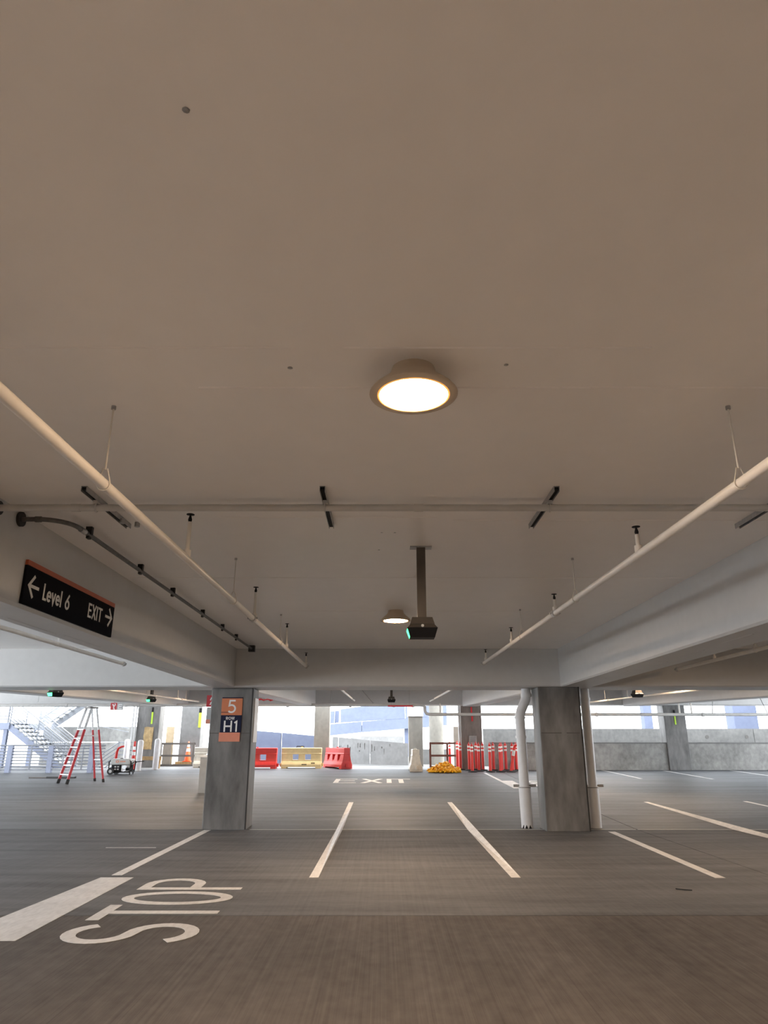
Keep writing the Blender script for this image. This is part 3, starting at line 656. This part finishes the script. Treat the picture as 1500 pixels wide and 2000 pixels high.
# ================================================================== BARRIERS
def make_barrier(mat, nwin, length=1.8, slant=False):
    t = thing('water_barrier', '', 'barrier'); L = length / 2
    MB().prism([(-.27, .06), (.27, .06), (.27, .17), (.22, .30), (-.22, .30), (-.27, .17)], 'x', -L, L).build('base', mat, t, .015)
    for x in (-L + .13, L - .13): MB().box(x - .12, x + .12, -.27, .27, 0, .065).build('foot', mat, t)
    MB().prism([(-.17, .60), (.17, .60), (.17, .63), (.145, .66), (.145, .86), (.12, .885), (-.12, .885), (-.145, .86), (-.145, .66), (-.17, .63)], 'x', -L, L).build('top_rail', mat, t, .01)
    edges = [-L + .01]
    ww = .30 if nwin == 2 else .22; cs = [(-.28, .28), (-.52, 0, .52)][nwin == 3]
    for c in cs: edges += [c - ww / 2, c + ww / 2]
    edges.append(L - .01)
    for i in range(0, len(edges), 2):
        a, b = edges[i], edges[i + 1]; s = .07 if slant else 0.
        MB().hexa([(a - s * (i > 0), -.215, .295), (b + s * 0, -.215, .295), (b, .215, .295), (a - s * (i > 0), .215, .295),
                   (a, -.155, .605), (b - s * (i < len(edges) - 2), -.155, .605), (b - s * (i < len(edges) - 2), .155, .605), (a, .155, .605)]).build('web', mat, t)
    for i in range(len(cs)):
        c = cs[i]
        MB().box(c - ww / 2 - .01, c + ww / 2 + .01, -.2, .2, .295, .365).build('window_sill', mat, t)
    for s in (-1, 1):
        MB().cyl((s * (L + .03), 0, .08), (s * (L + .03), 0, .22), .06, n=12).build('connector', mat, t)
    MB().cyl((.0, 0, .885), (.0, 0, .925), .05, n=12).build('filler_cap', mat, t)
    return t
rbar = make_barrier('red_barrier', 2)
place(rbar, (-5.72, 33.25, zf(33.25)), .02, 'red plastic barrier partly hidden by the row sign column')
ybar = make_barrier('yellow_barrier', 2)
place(ybar, (-3.73, 33.5, zf(33.5)), .0, 'cream yellow plastic barrier with two windows in the middle')
MB().tube([(-.28, 0, .885), (-.26, 0, .93), (.10, 0, .93), (.12, 0, .885)], .018, 6)
hb = MB().tube([(-3.99, 33.5, zf(33.5) + .88), (-3.97, 33.5, zf(33.5) + .94), (-3.65, 33.5, zf(33.5) + .94), (-3.63, 33.5, zf(33.5) + .88)], .02, 6).build('carry_handle', 'black', ybar)
for x0, z0, n in ((.13, .17, 5), (.55, .23, 4)):
    for k in range(n): MB().box(-3.73 + x0 + k * .045 - .1, -3.73 + x0 + k * .045 - .065, 33.5 - .272, 33.5 - .262, zf(33.5) + z0 - .03, zf(33.5) + z0 + .02).build('stencil_mark', 'black', ybar)
rbar2 = make_barrier('red_barrier', 3, 1.9, True)
place(rbar2, (-2.12, 33.6, zf(33.4)), math.atan2(.86, -.5) + PI, 'red plastic barrier turned end-on beside the cream yellow one')
wbar = make_barrier('white_barrier', 2, 1.7)
place(wbar, (1.35, 31.9, zf(31.5)), PI / 2, 'off-white plastic barrier standing end-on below the cream column')
cbar = make_barrier('yellow_barrier', 2, 1.8)
for ch in cbar.children: ch.data.materials[0] = M['white_barrier']
place(cbar, (-7.8, 34.0, zf(34.0)), 0, 'pale plastic barrier showing beside the row sign column, below the orange cone')

def make_post():
    t = thing('delineator_post', '', 'delineator post')
    MB().lathe([(0, 0), (.195, 0), (.195, .02), (.17, .045), (.08, .06), (.0, .06)], n=16).build('base', 'rubber', t)
    MB().lathe([(.066, .055), (.062, .12), (.058, 1.05), (.045, 1.09), (.02, 1.11), (0, 1.112)], n=12).build('post', 'red_post', t)
    MB().tube([(-.02, 0, 1.10), (-.025, 0, 1.14), (0, 0, 1.17), (.025, 0, 1.14), (.02, 0, 1.10)], .011, 6).build('handle', 'red_post', t)
    for z in (.80, .94): MB().lathe([(.0595, z), (.062, z + .002), (.0615, z + .075), (.058, z + .077)], n=12).build('band', 'reflect', t)
    return t
post0 = make_post()
posts = [(3.1, 34.75), (3.35, 33.65), (3.34, 32.3), (3.67, 31.85), (3.69, 30.95), (4.03, 32.3), (4.03, 31.4), (4.26, 31.85), (4.44, 30.95), (4.72, 31.85), (4.87, 30.95), (5.0, 31.4), (5.25, 31.85), (5.46, 31.4), (5.7, 31.85)]
ords = 'first second third fourth fifth sixth seventh eighth ninth tenth eleventh twelfth thirteenth fourteenth fifteenth'.split()
for k, (x, y) in enumerate(posts):
    p = post0 if k == 0 else copy_tree(post0)
    place(p, (x, y, zf(y)), .4 * k, 'red white-banded delineator post, %s in the cluster counted from the rust brown railing' % ords[k], 'red delineator posts by the brown column')
bp_ = thing('delineator_post', 'bent orange delineator post with grey band, its top folded over', 'delineator post', (5.3, 30.95, zf(30.95)))
z0 = zf(30.95)
MB().lathe([(0, 0), (.195, 0), (.195, .02), (.17, .045), (.08, .06), (.0, .06)], (5.3, 30.95, z0), 16).build('base', 'rubber', bp_)
MB().tube([(5.3, 30.95, z0 + .05), (5.430, 30.95, z0 + .70), (5.480, 30.95, z0 + .95), (5.510, 30.95, z0 + 1.04), (5.600, 30.95, z0 + 1.07), (5.720, 30.95, z0 + 1.05)], [.06, .058, .06, .06, .055, .05], 12).build('post', 'red_post', bp_)
MB().cyl((5.415, 30.95, z0 + .64), (5.465, 30.95, z0 + .86), .066, n=12).build('band', 'cabinet_top', bp_)

# yellow heap of plastic chain / tape
hp = MB(); rnd = random.Random(4)
for k in range(260):
    a = rnd.random() * 2 * PI; q = rnd.random() ** .6
    cx, cy = 2.50 + .66 * q * math.cos(a), 30.75 + .42 * q * math.sin(a)
    h = .36 * (1 - q) ** .7 + .03; z = zf(cy) + .025 + h * rnd.random()
    d = rnd.random() * 2 * PI; l = .07 + .10 * rnd.random(); dz = (rnd.random() - .4) * .09
    pts = [(cx - l * math.cos(d), cy - l * math.sin(d), max(zf(cy) + .03, z - dz)), (cx + .03, cy, z + .07 * rnd.random()), (cx + l * math.cos(d), cy + l * math.sin(d), max(zf(cy) + .03, z + dz - .02))]
    hp.tube(pts, [.022, .042, .022], 6)
tag(hp.build('tape_heap', 'yellow_pile'), 'loose heap of bright yellow tape on the floor', 'heap', kind='stuff')

# railings made of bars
def rail_frame(name, label, pts_posts, rails, y, z0, ztop, w, m, toe=None):
    t = thing(name, label, 'railing', (pts_posts[0], y, z0))
    for x in pts_posts: MB().box(x - w / 2, x + w / 2, y - w / 2, y + w / 2, z0, ztop).build('post', m, t)
    for z in rails: MB().box(min(pts_posts), max(pts_posts) + w / 2, y - w / 2 - .01, y + w / 2 - .01, z - .045, z + .045).build('rail', m, t)
    if toe: MB().box(min(pts_posts), max(pts_posts), y - .03, y + .02, z0, z0 + toe).build('toe_board', m, t)
    return t
rail_frame('railing', 'rust brown temporary railing behind the yellow heap', (2.14, 2.93, 3.40), (1.56, 1.02), 34.1, zf(34.1) - .01, 1.60, .09, 'rust', .08)
rail_frame('railing', 'dark temporary railing behind the white bollards and orange cone', (-10.62, -9.05), (1.54, 1.0), 35.0, .5, 1.60, .10, 'dark_rail', .12)

# bollards
def bollard(x, y, h, label):
    o = MB().lathe([(.125, 0), (.125, h - .1), (.11, h - .045), (.075, h - .012), (0, h)], n=20)
    t = thing('bollard', label, 'bollard', (0, 0, 0)); ob = o.build('pipe', 'bollard', t)
    MB().lathe([(.16, -.005), (.16, .012), (.126, .02)], n=20).build('collar', 'wall', t)
    place(t, (x, y, zf(y)), 0, None, 'white bollards by the papered column')
bollard(-11.75, 33.6, 1.25, 'white bollard rising behind the generator')
bollard(-10.48, 31.6, 1.27, 'white bollard between the slim red cone and papered column')
bollard(-10.00, 32.4, 1.30, 'white bollard in front of the dark railing, right of the papered column')
# slim cone and bent red post near the generator, orange cone on timber
t = thing('delineator_cone', 'slim red cone with white bands beside the white bollard', 'cone', (-10.86, 32.0, zf(32)))
MB().box(-11.08, -10.64, 31.8, 32.2, zf(32), zf(32) + .05).build('base', 'rubber', t)
MB().lathe([(.10, .05), (.045, 1.08), (.04, 1.10), (.05, 1.15), (.03, 1.2), (0, 1.2)], (-10.86, 32, zf(32)), 14).build('cone_body', 'red_post', t)
for a, b in ((.62, .76), (.84, .98)): MB().lathe([(.104 - .053 * a, a), (.104 - .053 * b, b)], (-10.86, 32, zf(32)), 14).build('band', 'reflect', t)
t = thing('delineator_post', 'bent red post leaning behind the generator', 'delineator post', (-11.72, 32.2, zf(32.2)))
MB().lathe([(0, 0), (.2, 0), (.2, .03), (.07, .05), (0, .05)], (-11.72, 32.2, zf(32.2)), 14).build('base', 'rubber', t)
MB().tube([(-11.72, 32.2, zf(32.2) + .04), (-11.68, 32.2, zf(32.2) + .75), (-11.63, 32.2, zf(32.2) + .90), (-11.51, 32.2, zf(32.2) + .96), (-11.39, 32.2, zf(32.2) + .98)], [.06, .055, .05, .045, .04], 10).build('post', 'red_post', t)
t = thing('timber_stack', 'tan timber offcuts under the orange cone', 'timber', (-9.6, 35.6, .5))
for k, (x0, x1, y0, z0, z1) in enumerate(((-10.1, -9.15, 35.4, .5, .62), (-10.05, -9.1, 35.62, .5, .62), (-10.0, -9.2, 35.42, .62, .72), (-9.95, -9.22, 35.6, .62, .72))):
    MB().box(x0, x1, y0, y0 + .19, z0, z1).build('timber', 'wood', t)
t = thing('traffic_cone', 'orange traffic cone with white bands standing on timber', 'cone', (-9.47, 35.6, .72))
MB().box(-9.66, -9.28, 35.41, 35.79, .72, .755).build('base', 'cone_orange', t)
MB().lathe([(.155, .035), (.03, .92), (.0, .93)], (-9.47, 35.6, .72), 18).build('cone_body', 'cone_orange', t)
for a, b in ((.46, .60), (.68, .78)): MB().lathe([(.163 - .141 * a, a), (.163 - .141 * b, b)], (-9.47, 35.6, .72), 18).build('band', 'reflect', t)

# ================================================================== LADDER
def make_ladder():
    t = thing('step_ladder', 'red and aluminium step ladder standing open on the deck', 'ladder')
    H = 2.5
    def fr(s, k): return Vector((s * (.36 - .16 * k), -.66 + .60 * k, H * k))
    def bk(s, k): return Vector((s * (.33 - .14 * k), .62 - .50 * k, H * k))
    for s in (-1, 1):
        r = MB().bar(fr(s, .04), fr(s, .70), .03, .085, (0, 1, .3)).build('front_rail', 'fibre_red', t)
        MB().bar(fr(s, .70), fr(s, .99), .032, .085, (0, 1, .3)).build('rail_top', 'alu', r)
        MB().bar(fr(s, 0), fr(s, .06), .045, .10, (0, 1, .3)).build('foot', 'rubber', r)
        r = MB().bar(bk(s, .04), bk(s, .70), .03, .06, (0, 1, .3)).build('rear_rail', 'fibre_red', t)
        MB().bar(bk(s, .70), bk(s, .99), .032, .06, (0, 1, .3)).build('rail_top', 'alu', r)
        MB().bar(bk(s, 0), bk(s, .05), .042, .075, (0, 1, .3)).build('foot', 'rubber', r)
        MB().bar(fr(s, .62), bk(s, .62), .015, .03).build('spreader', 'galv', t)
    for k in range(1, 8):
        q = k * .117
        if k > 6: continue
        a, b = fr(-1, q), fr(1, q)
        MB().bar(a, b, .09, .03).build('step', 'alu', t)
    for q in (.30, .62):
        MB().bar(bk(-1, q), bk(1, q), .03, .03).build('rear_brace', 'galv', t)
    MB().box(-.23, .23, -.13, .17, H - .03, H + .02).build('top_cap', 'dark_rail', t)
    return t
place(make_ladder(), (-10.40, 25.65, zf(25.2)), math.radians(-43.8))
p = thing('plank', 'dark narrow plank lying on the floor by the ladder', 'plank', (-12.3, 27.65, zf(27.65)))
MB().box(-13.17, -12.45, 27.6, 27.7, zf(27.65), zf(27.65) + .045).build('board', 'dark_rail', p)
MB().box(-12.5, -11.46, 27.55, 27.72, zf(27.65) + .0, zf(27.65) + .06).build('board', 'black_iron', p)

# ================================================================== GENERATOR
g = thing('generator', 'black portable generator with grey tank on two wheels', 'generator', (-10.45, 29.6, zf(29.6)))
gx, gy, gz = -10.45, 29.6, zf(29.6)
def gb(n, m, x0, x1, y0, y1, z0, z1, par=g, bev=.0): return MB().box(gx + x0, gx + x1, gy + y0, gy + y1, gz + z0, gz + z1).build(n, m, par, bev)
fr_ = MB()
for yy in (-.27, .27):
    fr_.tube([(gx - .38, gy + yy, gz + .12), (gx - .40, gy + yy, gz + .62), (gx - .36, gy + yy, gz + .66), (gx + .34, gy + yy, gz + .66), (gx + .38, gy + yy, gz + .62), (gx + .36, gy + yy, gz + .12)], .022, 8, True)
for xx in (-.38, .36): fr_.cyl((gx + xx, gy - .27, gz + .14), (gx + xx, gy + .27, gz + .14), .02, n=8)
fr_.build('frame', 'black', g)
tk = gb('fuel_tank', 'gen_top', -.34, .35, -.30, .28, .47, .76, bev=.04)
ring = MB().ribbon(arc(0, 0, .045, .045, 0, 330, 16), .026, (gx - .10, gy - .302, gz + .63), uX, vz, nY, .004, True).build('logo_ring', 'sign_orange', tk)
for k in range(5): MB().box(gx + .0 + k * .038, gx + .028 + k * .038, gy - .306, gy - .295, gz + .605, gz + .655).build('logo_mark', 'sign_orange', tk)
MB().cyl((gx - .05, gy, gz + .75), (gx - .05, gy, gz + .79), .05, n=12).build('fuel_cap', 'black', tk)
gb('control_panel', 'black', -.30, .0, -.25, -.1, .17, .49)
for k in range(2):
    for j in range(2): MB().cyl((gx - .17 + .10 * k, gy - .262, gz + .26 + .12 * j), (gx - .17 + .10 * k, gy - .245, gz + .26 + .12 * j), .036, n=10).build('outlet', 'sign_grey', g)
gb('rear_panel', 'black', -.34, .33, .05, .22, .14, .50)
en = gb('engine_block', 'engine', .03, .28, -.2, .18, .16, .46)
MB().cyl((gx + .15, gy - .24, gz + .36), (gx + .15, gy - .19, gz + .36), .09, n=16).build('recoil_starter', 'alu', en)
gb('air_cleaner', 'black', .20, .33, -.24, .0, .20, .34)
MB().bar((gx + .1, gy - .23, gz + .17), (gx + .30, gy - .23, gz + .26), .02, .05).build('exhaust_guard', 'alu', g)
for yy in (-.32, .32):
    wv = MB().cyl((gx - .30, gy + yy - .03, gz + .13), (gx - .30, gy + yy + .03, gz + .13), .13, n=20).build('wheel', 'rubber', g)
    MB().cyl((gx - .30, gy + yy - .034, gz + .13), (gx - .30, gy + yy + .034, gz + .13), .06, n=14).build('hub', 'engine', wv)
for yy in (-.2, .2):
    MB().cyl((gx + .34, gy + yy, gz), (gx + .34, gy + yy, gz + .13), .022, n=8).build('support_leg', 'black', g)
    MB().tube([(gx + .37, gy + yy, gz + .50), (gx + .44, gy + yy, gz + .60), (gx + .70, gy + yy, gz + .64)], .018, 8).build('handle', 'black', g)

def reshape(o):
    for ch in o.children:
        for v in ch.data.vertices:
            if ch.name.startswith(('wheel', 'hub')): v.co.x -= .036
            else: v.co.x *= 1.12; v.co.z *= .78
        reshape(ch)
reshape(g)

# ================================================================== STAIR AND GUARD RAIL
gr = thing('guard_rail', 'guard rail with pale blue posts in front of the outdoor stairs', 'railing', (-14, 30.6, .42))
z0 = zf(30.6)
for x in (-17.2, -15.52, -13.82, -12.12): MB().box(x - .10, x + .10, 30.52, 30.68, z0 - .01, z0 + 1.05).build('post', 'stair_blue', gr)
for k in range(9): MB().cyl((-19.5, 30.6, z0 + .12 + k * .118), (-11.6, 30.6, z0 + .12 + k * .118), .03 if k == 8 else .022, n=8).build('rail', 'rail_white', gr)
for x in (-18.0, -16.35, -14.65, -12.95, -12.5): MB().box(x - .02, x + .02, 30.57, 30.63, z0 + .1, z0 + 1.06).build('baluster', 'rail_white', gr)
st = thing('outdoor_stair', 'pale blue steel stair with many white handrails outside', 'stair', (-16, 34.5, .5))
def flight(xa, za, xb, zb, y0, y1, n, m='stair_blue'):
    for y in (y0, y1):
        s = 1 if xb > xa else -1
        MB().hexa([(xa, y - .03, za - .32), (xb, y - .03, zb - .32), (xb, y + .03, zb - .32), (xa, y + .03, za - .32),
                   (xa, y - .03, za + .02), (xb, y - .03, zb + .02), (xb, y + .03, zb + .02), (xa, y + .03, za + .02)]).build('stringer', m, st)
    for k in range(n):
        f0 = k / n; x0 = xa + (xb - xa) * f0; x1 = xa + (xb - xa) * (k + 1) / n; z = za + (zb - za) * (k + .5) / n + .06
        sp = MB().box(min(x0, x1), max(x0, x1) + .02, y0 - .045, y1 + .02, z - .05, z).build('step', 'tread', st)
        rz_ = abs(zb - za) / n
        MB().box(min(x0, x1) + (0 if zb > za else -.0), min(x0, x1) + .02, y0 - .04, y1, z - .0, z + rz_).build('riser', 'tread', sp)
    for y in (y0 - .05, y1 + .05):
        for j in range(8):
            h = .16 + .13 * j
            MB().cyl((xa, y, za + h), (xb, y, zb + h), .028 if j == 7 else .019, n=6).build('handrail', 'rail_white', st)
        for f in (.02, .5, .98):
            x = xa + (xb - xa) * f; z = za + (zb - za) * f
            MB().box(x - .02, x + .02, y - .02, y + .02, z - .1, z + 1.08).build('rail_post', 'rail_white', st)
flight(-17.3, 2.46, -14.5, .52, 33.6, 35.0, 11)
flight(-16.9, 2.46, -13.2, 5.1, 35.6, 37.0, 14, 'stair_pale')
ld = MB().box(-19.6, -17.25, 33.5, 37.0, 2.18, 2.46).build('landing', 'stair_blue', st)
for j in range(8): MB().cyl((-19.6, 33.55, 2.62 + .14 * j), (-17.3, 33.55, 2.62 + .14 * j), .02, n=6).build('handrail', 'rail_white', st)
for x in (-19.4, -18.3, -17.35): MB().box(x - .025, x + .025, 33.52, 33.58, 2.4, 3.65).build('rail_post', 'rail_white', st)
for x, y in ((-19.2, 34.0), (-17.6, 34.0), (-17.6, 36.6)): MB().box(x - .09, x + .09, y - .09, y + .09, .4, 2.2).build('stair_post', 'stair_blue', st)
for j in range(8): MB().cyl((-18.5, 37.2, 3.1 + .17 * j), (-13.0, 37.2, 2.1 + .17 * j), .014, n=6).build('handrail', 'rail_white', st)
hr = thing('ramp_handrail', 'white sloping handrail behind the generator', 'railing', (-12.3, 34, .5))
for k in range(6):
    z = .70 + k * .18
    MB().tube([(-13.3, 34, z - .72), (-12.28, 34, z), (-11.62, 34, z), (-11.50, 34, z - .06)], .022, 6).build('rail', 'rail_white', hr)
for x in (-12.28, -11.5): MB().box(x - .03, x + .03, 33.97, 34.03, .48, 1.64).build('post', 'rail_white', hr)

# boards, paper and boxes by the far columns
pp = MB(); n = 7
rnd = random.Random(2)
pts = [[(-11.16 + .42 * i / 4 + rnd.uniform(-.015, .015), 33.985 - rnd.uniform(.0, .05), 2.28 - 1.0 * j / n + rnd.uniform(-.02, .02)) for i in range(5)] for j in range(n + 1)]
V = [p for r in pts for p in r]; back = [(p[0], 33.998, p[2]) for p in V]
F = [(j * 5 + i, j * 5 + i + 1, (j + 1) * 5 + i + 1, (j + 1) * 5 + i) for j in range(n) for i in range(4)]
pp.add(V + back, F + [tuple(q + len(V) for q in f[::-1]) for f in F])
tag(pp.build('paper_sheet', 'paper'), 'crumpled brown paper taped on the grey column by the bollards', 'paper')
MB().box(-11.62, -11.57, 33.93, 33.99, .3, 6.9).build('conduit', 'galv', col_stripe); MB().box(-11.76, -11.70, 33.93, 33.99, .3, 6.9).build('conduit', 'galv', col_stripe)
tag(MB().box(-10.82, -10.43, 36.3, 36.34, .5, 2.34).build('plywood_sheet', 'plywood'), 'upright plywood sheet right of the papered column', 'board')
tag(MB().box(-10.85, -10.45, 36.1, 36.14, .5, 1.58).build('board', 'panel_brown'), 'grey board leaning below the plywood sheet', 'board')
tag(MB().box(3.42, 3.83, 36.0, 36.06, .5, 2.34).build('board', 'panel_brown'), 'tall grey brown board left of the brown column', 'board')
t = thing('electric_box', 'small metal electric box on the brown column above the posts', 'box', (3.95, 32.6, 1.45))
MB().box(3.78, 4.12, 32.50, 32.615, 1.45, 1.88).build('body', 'galv', t); MB().box(3.83, 4.07, 32.485, 32.50, 1.60, 1.83).build('window', 'cabinet', t)
tag(MB().cyl((3.38, 32.75, .3), (3.38, 32.75, 3.55), .05, n=12).build('downpipe', 'pvc'), 'thin white pipe running up beside the brown column', 'pipe')
bx = thing('timber_rail', 'yellow timber rail behind the white bollards', 'timber', (-10.9, 33.2, .8))
MB().box(-11.3, -10.05, 33.3, 33.36, .84, 1.0).build('board', 'wood', bx)
for x in (-11.2, -10.15): MB().box(x - .04, x + .04, 33.36, 33.44, .47, 1.0).build('post', 'wood', bx)

# light litter: twig and stones
rnd = random.Random(11)
tw = MB().tube([(3.35, 8.95, .006), (3.42, 8.88, .008), (3.5, 8.86, .006)], .006, 5)
tag(tw.build('twig', 'black_iron'), 'small dark twig lying on the bare floor', 'twig')
